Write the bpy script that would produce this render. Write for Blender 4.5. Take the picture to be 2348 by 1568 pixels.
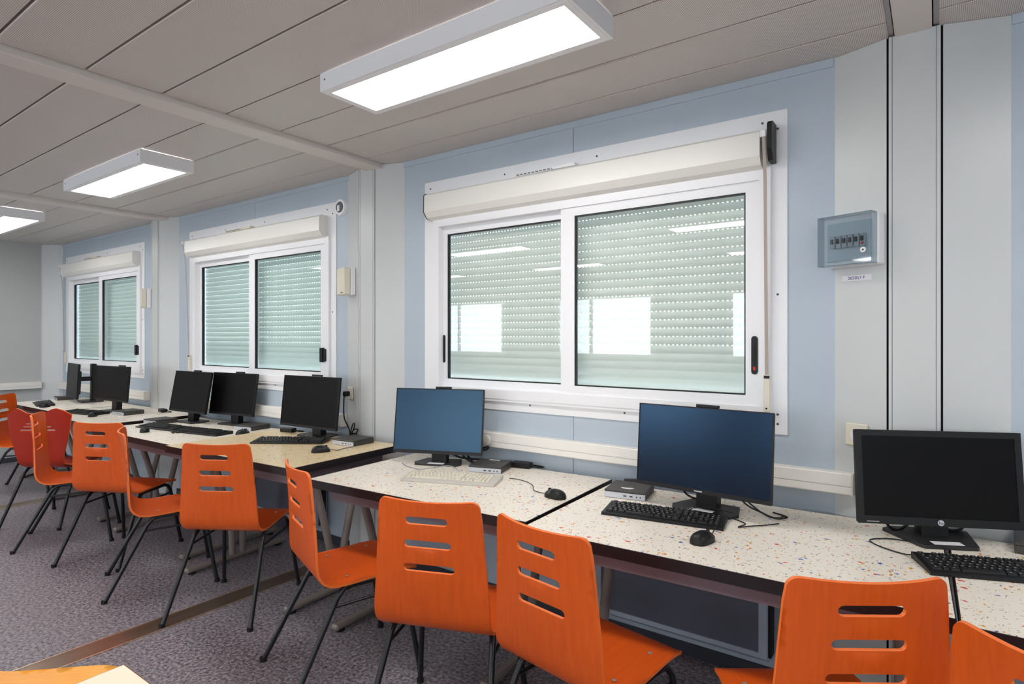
import bpy, bmesh, math, random
from math import pi, sin, cos, radians as R
from mathutils import Vector, Matrix
from mathutils.geometry import delaunay_2d_cdt

random.seed(7)
for o in list(bpy.data.objects):
    bpy.data.objects.remove(o, do_unlink=True)
S = bpy.context.scene
COL = S.collection

# ------------------------------------------------------------------ camera
cam_d = bpy.data.cameras.new('camera'); cam = bpy.data.objects.new('camera', cam_d); COL.objects.link(cam)
cam.location = (0.0, -2.66, 1.44)
cam.rotation_euler = (R(90), 0, R(35.53))
cam_d.sensor_width = 36.0; cam_d.sensor_fit = 'HORIZONTAL'
cam_d.lens = 36.0 * 1360 / 2348
cam_d.shift_y = -10.0 / 2348
cam_d.clip_start = 0.02; cam_d.clip_end = 200
S.camera = cam

# ------------------------------------------------------------------ world, exposure
LAMP_POWER = 18.0
W = bpy.data.worlds.new('sky'); S.world = W; W.use_nodes = True
bg = W.node_tree.nodes['Background']
bg.inputs['Color'].default_value = (0.86, 0.93, 1.0, 1)
bg.inputs['Strength'].default_value = 8.0
S.view_settings.view_transform = 'Standard'; S.view_settings.look = 'None'
S.view_settings.gamma = 1.0; S.view_settings.use_curve_mapping = False
S.view_settings.exposure = 0.0

# ------------------------------------------------------------------ materials
def lin(c):
    c /= 255.0
    return c / 12.92 if c <= 0.04045 else ((c + 0.055) / 1.055) ** 2.4
def rgb(r, g, b): return (lin(r), lin(g), lin(b), 1.0)
MATS = {}
def mat(name, col, rough=0.5, metal=0.0, spec=0.5, coat=0.0, noise=None, bump=None, tint=None):
    if name in MATS: return MATS[name]
    m = bpy.data.materials.new(name); m.use_nodes = True
    nt = m.node_tree; b = nt.nodes['Principled BSDF']
    b.inputs['Base Color'].default_value = col
    b.inputs['Roughness'].default_value = rough
    b.inputs['Metallic'].default_value = metal
    b.inputs['Specular IOR Level'].default_value = spec
    if coat: b.inputs['Coat Weight'].default_value = coat; b.inputs['Coat Roughness'].default_value = 0.12
    if tint: b.inputs['Specular Tint'].default_value = tint
    tc = nt.nodes.new('ShaderNodeTexCoord')
    if noise:
        scale, amount, stretch = noise
        mp = nt.nodes.new('ShaderNodeMapping'); mp.inputs['Scale'].default_value = stretch
        nz = nt.nodes.new('ShaderNodeTexNoise'); nz.inputs['Scale'].default_value = scale; nz.inputs['Detail'].default_value = 4
        nt.links.new(tc.outputs['Object'], mp.inputs['Vector']); nt.links.new(mp.outputs['Vector'], nz.inputs['Vector'])
        rp = nt.nodes.new('ShaderNodeMapRange'); rp.inputs['To Min'].default_value = 1 - amount; rp.inputs['To Max'].default_value = 1 + amount
        rp.inputs['From Min'].default_value = 0.3; rp.inputs['From Max'].default_value = 0.7
        nt.links.new(nz.outputs['Fac'], rp.inputs['Value'])
        mx = nt.nodes.new('ShaderNodeVectorMath'); mx.operation = 'SCALE'; mx.inputs[0].default_value = col[:3]
        nt.links.new(rp.outputs['Result'], mx.inputs['Scale']); nt.links.new(mx.outputs['Vector'], b.inputs['Base Color'])
    if bump:
        scale, strength, dist = bump
        nz = nt.nodes.new('ShaderNodeTexNoise'); nz.inputs['Scale'].default_value = scale; nz.inputs['Detail'].default_value = 3
        nt.links.new(tc.outputs['Object'], nz.inputs['Vector'])
        bp = nt.nodes.new('ShaderNodeBump'); bp.inputs['Strength'].default_value = strength; bp.inputs['Distance'].default_value = dist
        nt.links.new(nz.outputs['Fac'], bp.inputs['Height']); nt.links.new(bp.outputs['Normal'], b.inputs['Normal'])
    MATS[name] = m
    return m

WALL = mat('wall_lacquer', rgb(182, 194, 206), 0.42, bump=(260, 0.12, 0.002), noise=(3, 0.02, (1, 1, 1)))
ENDWALL = mat('end_wall_lacquer', rgb(190, 191, 190), 0.42, bump=(260, 0.12, 0.002))
COLUMN = mat('column_lacquer', rgb(206, 209, 209), 0.34, noise=(4, 0.02, (1, 1, .3)))
BEAM = mat('beam_lacquer', rgb(222, 215, 210), 0.45)
WHITE = mat('white_frame', rgb(240, 240, 243), 0.32)
BOXW = mat('shutter_box_white', rgb(238, 236, 230), 0.3)
TRUNK = mat('trunking_pvc', rgb(238, 234, 228), 0.42)
CREAMP = mat('cream_plastic', rgb(228, 222, 204), 0.45)
STRAP = mat('strap_fabric', rgb(178, 166, 156), 0.8)
BLACKP = mat('black_plastic', rgb(20, 20, 22), 0.42, spec=.35)
BLACKM = mat('black_matte', rgb(20, 20, 22), 0.7)
DARKG = mat('dark_grey_plastic', rgb(62, 60, 58), 0.5)
DARKEDGE = mat('dark_edge_band', rgb(30, 22, 26), 0.42)
TUBE = mat('black_enamel_tube', rgb(24, 26, 30), 0.28)
SILVER = mat('silver_plastic', rgb(200, 204, 214), 0.35, metal=0.2)
CHROME = mat('chrome', rgb(205, 205, 205), 0.35, metal=0.6)
LEGM = mat('taupe_metal', rgb(136, 126, 120), 0.4)
RAILM = mat('plum_grey_metal', rgb(112, 102, 110), 0.5)
HEATM = mat('heater_enamel', rgb(186, 198, 214), 0.4)
HEATIN = mat('heater_front', rgb(104, 108, 124), 0.35)
PAPER = mat('paper', rgb(236, 234, 238), 0.7)
KEYW = mat('ivory_keys', rgb(224, 217, 200), 0.5)
KBW = mat('ivory_plastic', rgb(198, 194, 186), 0.45)
KEYB = mat('black_keys', rgb(30, 30, 31), 0.45, spec=.35)
RUBBER = mat('rubber', rgb(18, 18, 18), 0.8)
GREYC = mat('grey_cable', rgb(160, 160, 162), 0.5)
BLUEC = mat('label_blue', rgb(45, 40, 120), 0.6)
CREAMT = mat('cream_laminate', rgb(240, 226, 200), 0.4, noise=(2, .02, (1, 1, 1)))
BROWNE = mat('brown_edge', rgb(120, 80, 50), 0.5)
STEEL = mat('worn_metal_strip', rgb(150, 132, 116), 0.28, metal=0.85, noise=(9, 0.18, (1, .2, 1)))
SHIELD = mat('dark_void', rgb(14, 13, 13), 0.9)
SLATM = mat('shutter_slat_pvc', rgb(226, 230, 225), 0.45)
_nt = SLATM.node_tree; _b = _nt.nodes['Principled BSDF']; _o = _nt.nodes['Material Output']
_t = _nt.nodes.new('ShaderNodeBsdfTranslucent'); _t.inputs['Color'].default_value = rgb(214, 224, 218); _m = _nt.nodes.new('ShaderNodeMixShader'); _m.inputs['Fac'].default_value = .12
_nt.links.new(_b.outputs['BSDF'], _m.inputs[1]); _nt.links.new(_t.outputs['BSDF'], _m.inputs[2]); _nt.links.new(_m.outputs['Shader'], _o.inputs['Surface'])
GASKET = mat('gasket_rubber', rgb(14, 14, 18), 0.5)
SCREENB = mat('screen_black', rgb(12, 12, 13), 0.36, spec=0.14)
SCREENBLUE = mat('screen_blue_coating', rgb(26, 40, 56), 0.30, spec=1.0, tint=(0.36, 0.66, 1.0, 1))
SCREENNAVY = mat('screen_navy_coating', rgb(14, 18, 28), 0.24, spec=0.75, tint=(0.30, 0.58, 1.0, 1))
BASEM = mat('monitor_base', rgb(40, 40, 42), 0.45)
REDM = mat('breaker_red', rgb(200, 40, 40), 0.5)
OUTW = mat('outside_render', rgb(200, 200, 200), 0.8)

def orange(name, c):
    m = mat(name, c, 0.36, spec=0.45)
    nt = m.node_tree; b = nt.nodes['Principled BSDF']
    tc = nt.nodes.new('ShaderNodeTexCoord'); mp = nt.nodes.new('ShaderNodeMapping')
    mp.inputs['Scale'].default_value = (38, 4, 4)
    nz = nt.nodes.new('ShaderNodeTexNoise'); nz.inputs['Scale'].default_value = 2.2; nz.inputs['Detail'].default_value = 6; nz.inputs['Distortion'].default_value = .6
    nt.links.new(tc.outputs['Object'], mp.inputs['Vector']); nt.links.new(mp.outputs['Vector'], nz.inputs['Vector'])
    cr = nt.nodes.new('ShaderNodeValToRGB')
    cr.color_ramp.elements[0].position = .3; cr.color_ramp.elements[0].color = (c[0]*.93, c[1]*.88, c[2]*.9, 1)
    cr.color_ramp.elements[1].position = .7; cr.color_ramp.elements[1].color = (min(1, c[0]*1.05), c[1]*1.08, c[2]*1.05, 1)
    nt.links.new(nz.outputs['Fac'], cr.inputs['Fac']); nt.links.new(cr.outputs['Color'], b.inputs['Base Color'])
    return m
ORANGE = orange('orange_plywood', rgb(220, 90, 20))
RED = orange('red_plywood', rgb(168, 36, 8))
EDGEW = mat('plywood_edge', rgb(244, 120, 50), 0.45)

def floor_mat():
    m = mat('mottled_vinyl', rgb(110, 104, 112), 0.42, spec=0.4)
    nt = m.node_tree; b = nt.nodes['Principled BSDF']
    tc = nt.nodes.new('ShaderNodeTexCoord')
    n1 = nt.nodes.new('ShaderNodeTexNoise'); n1.inputs['Scale'].default_value = 62; n1.inputs['Detail'].default_value = 4; n1.inputs['Roughness'].default_value = .75
    nt.links.new(tc.outputs['Object'], n1.inputs['Vector'])
    cr = nt.nodes.new('ShaderNodeValToRGB'); e = cr.color_ramp.elements
    e[0].position = .36; e[0].color = rgb(62, 59, 68)
    e[1].position = .62; e[1].color = rgb(166, 158, 164)
    k = cr.color_ramp.elements.new(.5); k.color = rgb(126, 120, 128)
    nt.links.new(n1.outputs['Fac'], cr.inputs['Fac']); nt.links.new(cr.outputs['Color'], b.inputs['Base Color'])
    return m
FLOOR = floor_mat()

def laminate(name, base):
    m = mat(name, base, 0.3, spec=0.45)
    nt = m.node_tree; b = nt.nodes['Principled BSDF']
    L = nt.links; N = nt.nodes
    tc = N.new('ShaderNodeTexCoord')
    dn = N.new('ShaderNodeTexNoise'); dn.inputs['Scale'].default_value = 70
    L.new(tc.outputs['Object'], dn.inputs['Vector'])
    ds = N.new('ShaderNodeVectorMath'); ds.operation = 'SCALE'; ds.inputs['Scale'].default_value = .014
    L.new(dn.outputs['Color'], ds.inputs[0])
    ad = N.new('ShaderNodeVectorMath'); L.new(tc.outputs['Object'], ad.inputs[0]); L.new(ds.outputs['Vector'], ad.inputs[1])
    cur = None
    prev = base
    # chips: (voronoi scale, stretch, distance threshold, keep probability, palette)
    layers = [
        (52, (1, 2.1, 1), .26, .62, [rgb(128, 122, 116), rgb(168, 156, 140), rgb(196, 184, 164)]),
        (66, (2.3, 1, 1), .25, .60, [rgb(96, 92, 98), rgb(172, 160, 146), rgb(204, 190, 164)]),
        (34, (1.7, 1, 1), .24, .60, [rgb(226, 170, 40), rgb(214, 60, 56), rgb(44, 96, 186), rgb(236, 190, 70), rgb(150, 130, 160), rgb(232, 150, 60)]),
        (25, (1, 1.6, 1), .21, .52, [rgb(28, 84, 190), rgb(206, 22, 34), rgb(236, 176, 28), rgb(60, 110, 190), rgb(220, 70, 60)]),
    ]
    for sc, st, th, keep, pal in layers:
        mp = N.new('ShaderNodeMapping'); mp.inputs['Scale'].default_value = (st[0], st[1], 0.0); mp.inputs['Location'].default_value = (sc * .137, sc * .31, 0)
        L.new(ad.outputs['Vector'], mp.inputs['Vector'])
        v = N.new('ShaderNodeTexVoronoi'); v.inputs['Scale'].default_value = sc; v.distance = 'MANHATTAN'
        L.new(mp.outputs['Vector'], v.inputs['Vector'])
        sp = N.new('ShaderNodeSeparateColor'); L.new(v.outputs['Color'], sp.inputs['Color'])
        lt = N.new('ShaderNodeMath'); lt.operation = 'LESS_THAN'; L.new(v.outputs['Distance'], lt.inputs[0])
        # random chip size per cell
        sz = N.new('ShaderNodeMath'); sz.operation = 'MULTIPLY_ADD'; L.new(sp.outputs['Green'], sz.inputs[0]); sz.inputs[1].default_value = th; sz.inputs[2].default_value = th * .55
        L.new(sz.outputs['Value'], lt.inputs[1])
        kp = N.new('ShaderNodeMath'); kp.operation = 'LESS_THAN'; L.new(sp.outputs['Red'], kp.inputs[0]); kp.inputs[1].default_value = keep
        an = N.new('ShaderNodeMath'); an.operation = 'MULTIPLY'; L.new(lt.outputs['Value'], an.inputs[0]); L.new(kp.outputs['Value'], an.inputs[1])
        cr = N.new('ShaderNodeValToRGB'); cr.color_ramp.interpolation = 'CONSTANT'
        while len(cr.color_ramp.elements) < len(pal): cr.color_ramp.elements.new(.5)
        for i, c in enumerate(pal):
            cr.color_ramp.elements[i].position = i / len(pal); cr.color_ramp.elements[i].color = c
        L.new(sp.outputs['Blue'], cr.inputs['Fac'])
        mx = N.new('ShaderNodeMix'); mx.data_type = 'RGBA'
        L.new(an.outputs['Value'], mx.inputs['Factor'])
        if cur is None: mx.inputs['A'].default_value = base
        else: L.new(cur, mx.inputs['A'])
        L.new(cr.outputs['Color'], mx.inputs['B'])
        cur = mx.outputs['Result']
    L.new(cur, b.inputs['Base Color'])
    return m
LAMW = laminate('speckled_laminate_white', rgb(246, 238, 224))
LAMWARM = laminate('speckled_laminate_warm_light', rgb(236, 214, 172))  # white laminate with warm reflected light painted into its base colour

def perforated():
    m = mat('perforated_metal', rgb(190, 180, 174), 0.42, spec=.4)
    nt = m.node_tree; N = nt.nodes; L = nt.links; b = N['Principled BSDF']
    tc = N.new('ShaderNodeTexCoord')
    sc = N.new('ShaderNodeVectorMath'); sc.operation = 'MULTIPLY'; sc.inputs[1].default_value = (180, 180, 0)
    L.new(tc.outputs['Object'], sc.inputs[0])
    fr = N.new('ShaderNodeVectorMath'); fr.operation = 'FRACTION'; L.new(sc.outputs['Vector'], fr.inputs[0])
    sb = N.new('ShaderNodeVectorMath'); sb.operation = 'SUBTRACT'; sb.inputs[1].default_value = (.5, .5, 0); L.new(fr.outputs['Vector'], sb.inputs[0])
    ln = N.new('ShaderNodeVectorMath'); ln.operation = 'LENGTH'; L.new(sb.outputs['Vector'], ln.inputs[0])
    lt = N.new('ShaderNodeMath'); lt.operation = 'LESS_THAN'; lt.inputs[1].default_value = .25; L.new(ln.outputs['Value'], lt.inputs[0])
    mx = N.new('ShaderNodeMix'); mx.data_type = 'RGBA'; L.new(lt.outputs['Value'], mx.inputs['Factor'])
    mx.inputs['A'].default_value = rgb(222, 215, 210); mx.inputs['B'].default_value = rgb(96, 88, 84)
    L.new(mx.outputs['Result'], b.inputs['Base Color'])
    return m
PERF = perforated()

def glass_mat(name, tint, gl_rough=0.0, f0=0.06):
    m = bpy.data.materials.new(name); m.use_nodes = True; nt = m.node_tree; nt.nodes.clear()
    out = nt.nodes.new('ShaderNodeOutputMaterial'); mx = nt.nodes.new('ShaderNodeMixShader')
    # Schlick reflectance from the angle to the surface, the same from both faces of the pane
    ge = nt.nodes.new('ShaderNodeNewGeometry')
    dt = nt.nodes.new('ShaderNodeVectorMath'); dt.operation = 'DOT_PRODUCT'
    nt.links.new(ge.outputs['Normal'], dt.inputs[0]); nt.links.new(ge.outputs['Incoming'], dt.inputs[1])
    def mth(op, a, b=None):
        n = nt.nodes.new('ShaderNodeMath'); n.operation = op; n.use_clamp = op == 'SUBTRACT'
        for i, q in enumerate((a, b)):
            if q is None: continue
            if isinstance(q, (int, float)): n.inputs[i].default_value = q
            else: nt.links.new(q, n.inputs[i])
        return n.outputs[0]
    p5 = mth('POWER', mth('SUBTRACT', 1.0, mth('ABSOLUTE', dt.outputs['Value'])), 5.0)
    fac = mth('ADD', mth('MULTIPLY', p5, 1-f0), f0)
    tr = nt.nodes.new('ShaderNodeBsdfTransparent'); tr.inputs['Color'].default_value = tint
    gl = nt.nodes.new('ShaderNodeBsdfGlossy'); gl.inputs['Roughness'].default_value = gl_rough
    nt.links.new(fac, mx.inputs['Fac']); nt.links.new(tr.outputs['BSDF'], mx.inputs[1]); nt.links.new(gl.outputs['BSDF'], mx.inputs[2])
    nt.links.new(mx.outputs['Shader'], out.inputs['Surface'])
    return m
GLASS = glass_mat('window_glass', (.97, .985, .975, 1))
GLASSG = glass_mat('window_glass_green', (.92, .97, .97, 1))
SMOKE = glass_mat('smoked_cover', (.80, .84, .865, 1), .03)

def emit_mat(name, col, st):
    m = bpy.data.materials.new(name); m.use_nodes = True; nt = m.node_tree; nt.nodes.clear()
    out = nt.nodes.new('ShaderNodeOutputMaterial'); e = nt.nodes.new('ShaderNodeEmission')
    e.inputs['Color'].default_value = col; e.inputs['Strength'].default_value = st
    nt.links.new(e.outputs['Emission'], out.inputs['Surface']); return m
DIFFUSER = emit_mat('lit_diffuser', (1.0, .975, .945, 1), LAMP_POWER)

# ------------------------------------------------------------------ mesh helpers
class MB:
    """collects simple solids into one mesh"""
    def __init__(s): s.v = []; s.f = []; s.mi = []; s.sm = []
    def add(s, verts, faces, mi=0, smooth=False):
        n = len(s.v); s.v += [tuple(p) for p in verts]
        for fc in faces: s.f.append(tuple(i + n for i in fc)); s.mi.append(mi); s.sm.append(smooth)
        return s
    def box(s, a, b, mi=0, bev=0.0, M=None):
        x0, x1 = sorted((a[0], b[0])); y0, y1 = sorted((a[1], b[1])); z0, z1 = sorted((a[2], b[2]))
        if bev <= 0:
            P = [(x0,y0,z0),(x1,y0,z0),(x1,y1,z0),(x0,y1,z0),(x0,y0,z1),(x1,y0,z1),(x1,y1,z1),(x0,y1,z1)]
            F = [(0,3,2,1),(4,5,6,7),(0,1,5,4),(1,2,6,5),(2,3,7,6),(3,0,4,7)]
        else:
            bm = bmesh.new(); bmesh.ops.create_cube(bm, size=1)
            for v in bm.verts: v.co = Vector(((x0+x1)/2 + v.co.x*(x1-x0), (y0+y1)/2 + v.co.y*(y1-y0), (z0+z1)/2 + v.co.z*(z1-z0)))
            bmesh.ops.bevel(bm, geom=list(bm.edges), offset=min(bev, .49*min(x1-x0, y1-y0, z1-z0)), segments=1, affect='EDGES')
            bm.verts.index_update(); P = [tuple(v.co) for v in bm.verts]; F = [tuple(v.index for v in f.verts) for f in bm.faces]; bm.free()
        if M: P = [tuple(M @ Vector(p)) for p in P]
        return s.add(P, F, mi)
    def ring(s, ox0, oz0, ox1, oz1, w, y0, y1, mi=0, wt=None, wb=None, wr=None):
        """rectangular frame in the xz plane, border w"""
        wt = w if wt is None else wt; wb = w if wb is None else wb; wr = w if wr is None else wr
        s.box((ox0, y0, oz0), (ox0 + w, y1, oz1), mi); s.box((ox1 - wr, y0, oz0), (ox1, y1, oz1), mi)
        s.box((ox0 + w, y0, oz1 - wt), (ox1 - wr, y1, oz1), mi); s.box((ox0 + w, y0, oz0), (ox1 - wr, y1, oz0 + wb), mi)
        return s
    def tube(s, pts, r, n=8, mi=0, caps=True, sub=0):
        P = [Vector(p) for p in pts]
        if sub and len(P) > 2:
            Q = []
            for i in range(len(P) - 1):
                a = P[max(i-1, 0)]; b = P[i]; c = P[i+1]; d = P[min(i+2, len(P)-1)]
                for k in range(sub):
                    t = k / sub
                    Q.append(.5*((2*b) + (c-a)*t + (2*a-5*b+4*c-d)*t*t + (3*b-a-3*c+d)*t**3))
            Q.append(P[-1]); P = Q
        rr = r if isinstance(r, (list, tuple)) else [r]*len(P)
        if len(rr) != len(P): rr = [rr[0] + (rr[-1]-rr[0])*i/(len(P)-1) for i in range(len(P))]
        V = []; F = []; up = None
        for i, p in enumerate(P):
            d = (P[min(i+1, len(P)-1)] - P[max(i-1, 0)]).normalized()
            if up is None: up = d.orthogonal().normalized()
            else:
                up = up - d*up.dot(d); up = up.normalized() if up.length > 1e-6 else d.orthogonal().normalized()
            q = d.cross(up)
            for k in range(n):
                a = 2*pi*k/n; V.append(p + (up*cos(a) + q*sin(a))*rr[i])
        for i in range(len(P)-1):
            for k in range(n):
                F.append((i*n+k, i*n+(k+1) % n, (i+1)*n+(k+1) % n, (i+1)*n+k))
        s.add(V, F, mi, True)
        if caps:
            s.add(V[:n], [tuple(reversed(range(n)))], mi); s.add(V[-n:], [tuple(range(n))], mi)
        return s
    def cyl(s, c, r, h, axis='z', n=20, mi=0, r2=None):
        c = Vector(c); d = {'x': Vector((1,0,0)), 'y': Vector((0,1,0)), 'z': Vector((0,0,1))}[axis]
        return s.tube([c, c + d*h], [r, r if r2 is None else r2], n, mi)
    def prism(s, poly, axis, a, b, mi=0, smooth=False):
        """extrude polygon of 2D points along an axis: axis 'x' -> poly is (y,z)"""
        n = len(poly)
        def P(p, t): return {'x': (t, p[0], p[1]), 'y': (p[0], t, p[1]), 'z': (p[0], p[1], t)}[axis]
        V = [P(p, a) for p in poly] + [P(p, b) for p in poly]
        s.add(V, [tuple(range(n))[::-1], tuple(range(n, 2*n))], mi)
        return s.add(V, [(i, (i+1) % n, n+(i+1) % n, n+i) for i in range(n)], mi, smooth)
    def mesh(s, name, mats):
        me = bpy.data.meshes.new(name); me.from_pydata(s.v, [], s.f); me.validate()
        for m in (mats if isinstance(mats, (list, tuple)) else [mats]): me.materials.append(m)
        if len(me.polygons) == len(s.f):
            me.polygons.foreach_set('material_index', s.mi); me.polygons.foreach_set('use_smooth', s.sm)
        bm = bmesh.new(); bm.from_mesh(me); bmesh.ops.recalc_face_normals(bm, faces=bm.faces); bm.to_mesh(me); bm.free()
        return me
    def build(s, name, mats, parent=None): return link(name, s.mesh(name, mats), parent)
def link(name, data, parent=None):
    o = bpy.data.objects.new(name, data); COL.objects.link(o)
    if parent: o.parent = parent
    return o
def tag(o, label=None, cat=None, group=None, kind=None):
    if label: o['label'] = label
    if cat: o['category'] = cat
    if group: o['group'] = group
    if kind: o['kind'] = kind
    return o
def thing(name, label, cat, loc=(0, 0, 0), rz=0.0, group=None, kind=None):
    o = link(name, None); o.location = loc; o.rotation_euler = (0, 0, rz); o.empty_display_size = .1
    return tag(o, label, cat, group, kind)
def copy_tree(o, parent=None):
    c = o.copy(); COL.objects.link(c); c.parent = parent
    for ch in list(o.children): copy_tree(ch, c)
    return c
def bx(name, a, b, m, parent=None, bev=0.0): return MB().box(a, b, 0, bev).build(name, m, parent)
def text_mesh(name, txt, size, m, parent, M):
    cu = bpy.data.curves.new(name, 'FONT'); cu.body = txt; cu.size = size; cu.extrude = .0003; cu.align_x = 'CENTER'; cu.align_y = 'CENTER'
    t = bpy.data.objects.new('tmp_text', cu); COL.objects.link(t)
    dg = bpy.context.evaluated_depsgraph_get(); me = bpy.data.meshes.new_from_object(t.evaluated_get(dg))
    bpy.data.objects.remove(t, do_unlink=True); me.transform(M); me.materials.clear(); me.materials.append(m); me.name = name
    return link(name, me, parent)

# ------------------------------------------------------------------ room dimensions
HC = 2.55; HT = HC + .05
XL, XR, YB = -8.70, 5.70, -5.95
BEAMS = [-8.70, -5.825, -2.945, -0.066, 2.814, 5.70]      # module joints
# floor
fl = bx('floor', (XL-.1, YB-.1, -.06), (XR+.1, .1, 0), FLOOR); tag(fl, 'mottled dark grey vinyl floor', 'floor', kind='structure')
for i, (xa, xb, piece) in enumerate(((-3.235, -3.10, 1), (-6.50, -6.37, 7), (-.35, -.215, 1), (2.53, 2.665, 1))):
    t = tag(link('trim_%d' % (i+1), None), 'brownish metal strip covering a floor joint', 'floor strip', kind='structure')
    t.location = ((xa+xb)/2, -2.9, 0)
    MB().box((-(xb-xa)/2, -2.9, 0), ((xb-xa)/2, 2.88, .0025)).build('strip_plate', STEEL, t)
    m = MB()
    for sx in (-1, 1): m.box((sx*(xb-xa)/2-.004, -2.9, 0), (sx*(xb-xa)/2+.004, 2.88, .005))
    m.build('strip_edge', mat('strip_bright_edge', rgb(226, 206, 184), .25, metal=.8), t)

# ceiling
ceil = tag(link('ceiling', None), 'grey ceiling of long perforated metal panels', 'ceiling', kind='structure'); ceil.location = (0, 0, HC)
bx('ceiling_void', (XL-.1, YB-.1, .03), (XR+.1, .1, .06), SHIELD, ceil)
pan_cache = {}
def tray(x0, x1, y0, y1):
    w = round(x1-x0, 3); d = round(y1-y0, 3)
    if (w, d) not in pan_cache:
        m = MB().box((-w/2, -d/2, 0), (w/2, d/2, .026), 0, .004)
        pan_cache[(w, d)] = m.mesh('ceiling_panel', PERF)
    o = link('ceiling_panel', pan_cache[(w, d)], ceil); o.location = ((x0+x1)/2, (y0+y1)/2, 0)
ys = [0.0, -.185] + [-.185 - .3*k for k in range(1, 20)] + [YB]
for i in range(len(BEAMS)-1):
    a = BEAMS[i] + (.075 if i else 0); b = BEAMS[i+1] - (.075 if i < len(BEAMS)-2 else 0)
    for y1, y0 in zip(ys[:-1], ys[1:]):
        g = .004
        tray(a, b, y0+g, y1-(g if y1 < 0 else 0))
for x in BEAMS[1:-1]:
    m = MB().box((x-.064, YB, -.028), (x+.064, -.02, .03), 0, .004)
    if abs(x) < 1: m = MB().box((x-.056, YB, -.006), (x+.056, -.02, .03), 0, .003); [MB().box((x+q*.060, YB, .006), (x+q*.078, -.02, .03)).build('beam_channel', mat('channel_grey', rgb(170, 170, 172), .5), ceil) for q in (-1, 1)]
    m.build('ceiling_beam', BEAM, ceil)

# walls
DXW = {1: 0.0, 2: -2.905, 3: -5.85}                 # window offsets against the first one
WX0, WX1, WZ0, WZ1 = -2.455, -0.57, 1.13, 2.145     # wall opening of the first window
wb = tag(link('wall_back', None), 'pale blue-grey metal panel wall with the shuttered windows', 'wall', kind='structure')
def wall_panel(x0, x1, hole=None, parent=wb, ya=0, yb=.09, m=WALL):
    mb = MB(); g = .0015
    if hole:
        h0, h1 = max(x0+g, hole[0]), min(x1-g, hole[1])
        if h0 > x0+g: mb.box((x0+g, ya, 0), (h0, yb, HT))
        if h1 < x1-g: mb.box((h1, ya, 0), (x1-g, yb, HT))
        mb.box((h0, ya, 0), (h1, yb, WZ0)); mb.box((h0, ya, WZ1), (h1, yb, HT))
    else: mb.box((x0+g, ya, 0), (x1-g, yb, HT))
    mb.build('wall_panel', m, parent)
for k in (1, 2, 3):
    d = DXW[k]; xm = (WX0+WX1)/2 + d
    hole = (WX0+d, WX1+d)
    xa = {1: -2.945, 2: -5.825, 3: -8.75}[k]; xb = {1: -.066, 2: -2.945, 3: -5.825}[k]
    wall_panel(xa, xm, hole); wall_panel(xm, xb, hole)
for x0, x1 in ((-.066, 1.3), (1.3, 2.814), (2.814, 4.2), (4.2, 5.75)): wall_panel(x0, x1)
for x0, x1 in ((-8.52, -6.09), (-5.64, -3.20), (-2.735, -.33), (.215, 2.6)):
    MB().box((x0, -.007, 2.515), (x1, 0, HC-.001)).build('top_strip', WALL, wb)
wl = tag(link('wall_left', None), 'pale grey end wall with white cable trunking', 'wall', kind='structure')
for y0, y1 in ((YB, -4.7), (-4.7, -3.5), (-3.5, -2.3), (-2.3, -1.1), (-1.1, .09)):
    MB().box((XL-.09, y0+.0015, 0), (XL, y1-.0015, HT)).build('wall_panel', ENDWALL, wl)
tag(bx('wall_right', (XR, YB, 0), (XR+.09, .09, HT), WALL), 'pale grey end wall on the right', 'wall', kind='structure')
# wall behind the camera with half open windows (the window glass mirrors them)
wf = tag(link('wall_front', None), 'pale wall with half open windows facing the desks', 'wall', kind='structure')
FW = [(-8.12, -6.38), (-5.24, -3.50), (-2.36, -.62), (.52, 2.26), (3.40, 5.14)]
FZ0, FZ1 = 1.14, 2.10
edges = [XL-.09] + [v for w in FW for v in w] + [XR+.09]
mb = MB()
for i in range(0, len(edges), 2): mb.box((edges[i], YB-.09, 0), (edges[i+1], YB, HT))
for a, b in FW: mb.box((a, YB-.09, 0), (b, YB, FZ0)); mb.box((a, YB-.09, FZ1), (b, YB, HT))
mb.build('wall_shell', WALL, wf)
for i, (a, b) in enumerate(FW):
    w = tag(link('window_%d' % (i+4), None), 'white sliding window letting in daylight opposite the desks', 'window', kind='structure')
    m = MB().ring(a-.05, FZ0-.05, b+.05, FZ1+.05, .05+.04, YB, YB+.02); m.build('window_frame', WHITE, w)
    MB().box(((a+b)/2-.2-.025, YB-.03, FZ0), ((a+b)/2-.2+.025, YB+.01, FZ1)).build('mullion', WHITE, w)
    bx('glass_pane', (a, YB-.045, FZ0), (b, YB-.040, FZ1), GLASS, w)
    bx('shutter_box', (a-.03, YB, FZ1+.05), (b+.03, YB+.08, FZ1+.17), BOXW, w)

# columns: two angled covers and a flat joint strip
def column(n, xs, y1, label):
    xa, xb, xc, xd = xs
    t = tag(link('trim_%d' % n, None), label, 'column', kind='structure')
    H0 = HC-.001
    MB().prism([(xa, 0), (xb, y1), (xb, y1+.012), (xb, 0)], 'z', 0, H0).build('angled_cover', COLUMN, t)
    MB().prism([(xc, 0), (xc, y1), (xd, 0)], 'z', 0, H0).build('angled_cover', COLUMN, t)
    g = .007
    MB().box((xb+g, y1-.003, 0), (xc-g, 0, H0)).build('joint_strip', COLUMN, t)
    m = MB()
    for q in (xb, xc-g): m.box((q, y1+.008, 0), (q+g, -.001, H0))
    m.build('joint_gap', SHIELD, t)
    m = MB()
    for q in (xb+g+.010, xc-g-.014): m.box((q, y1-.0036, 0), (q+.002, y1-.002, H0))
    m.build('joint_groove', mat('groove_grey', rgb(120, 124, 130), .6), t)
    return t
column(5, (-.325, -.148, .022, .212), -.064, 'pale grey metal column carrying the glass-fronted fuse box')
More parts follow.
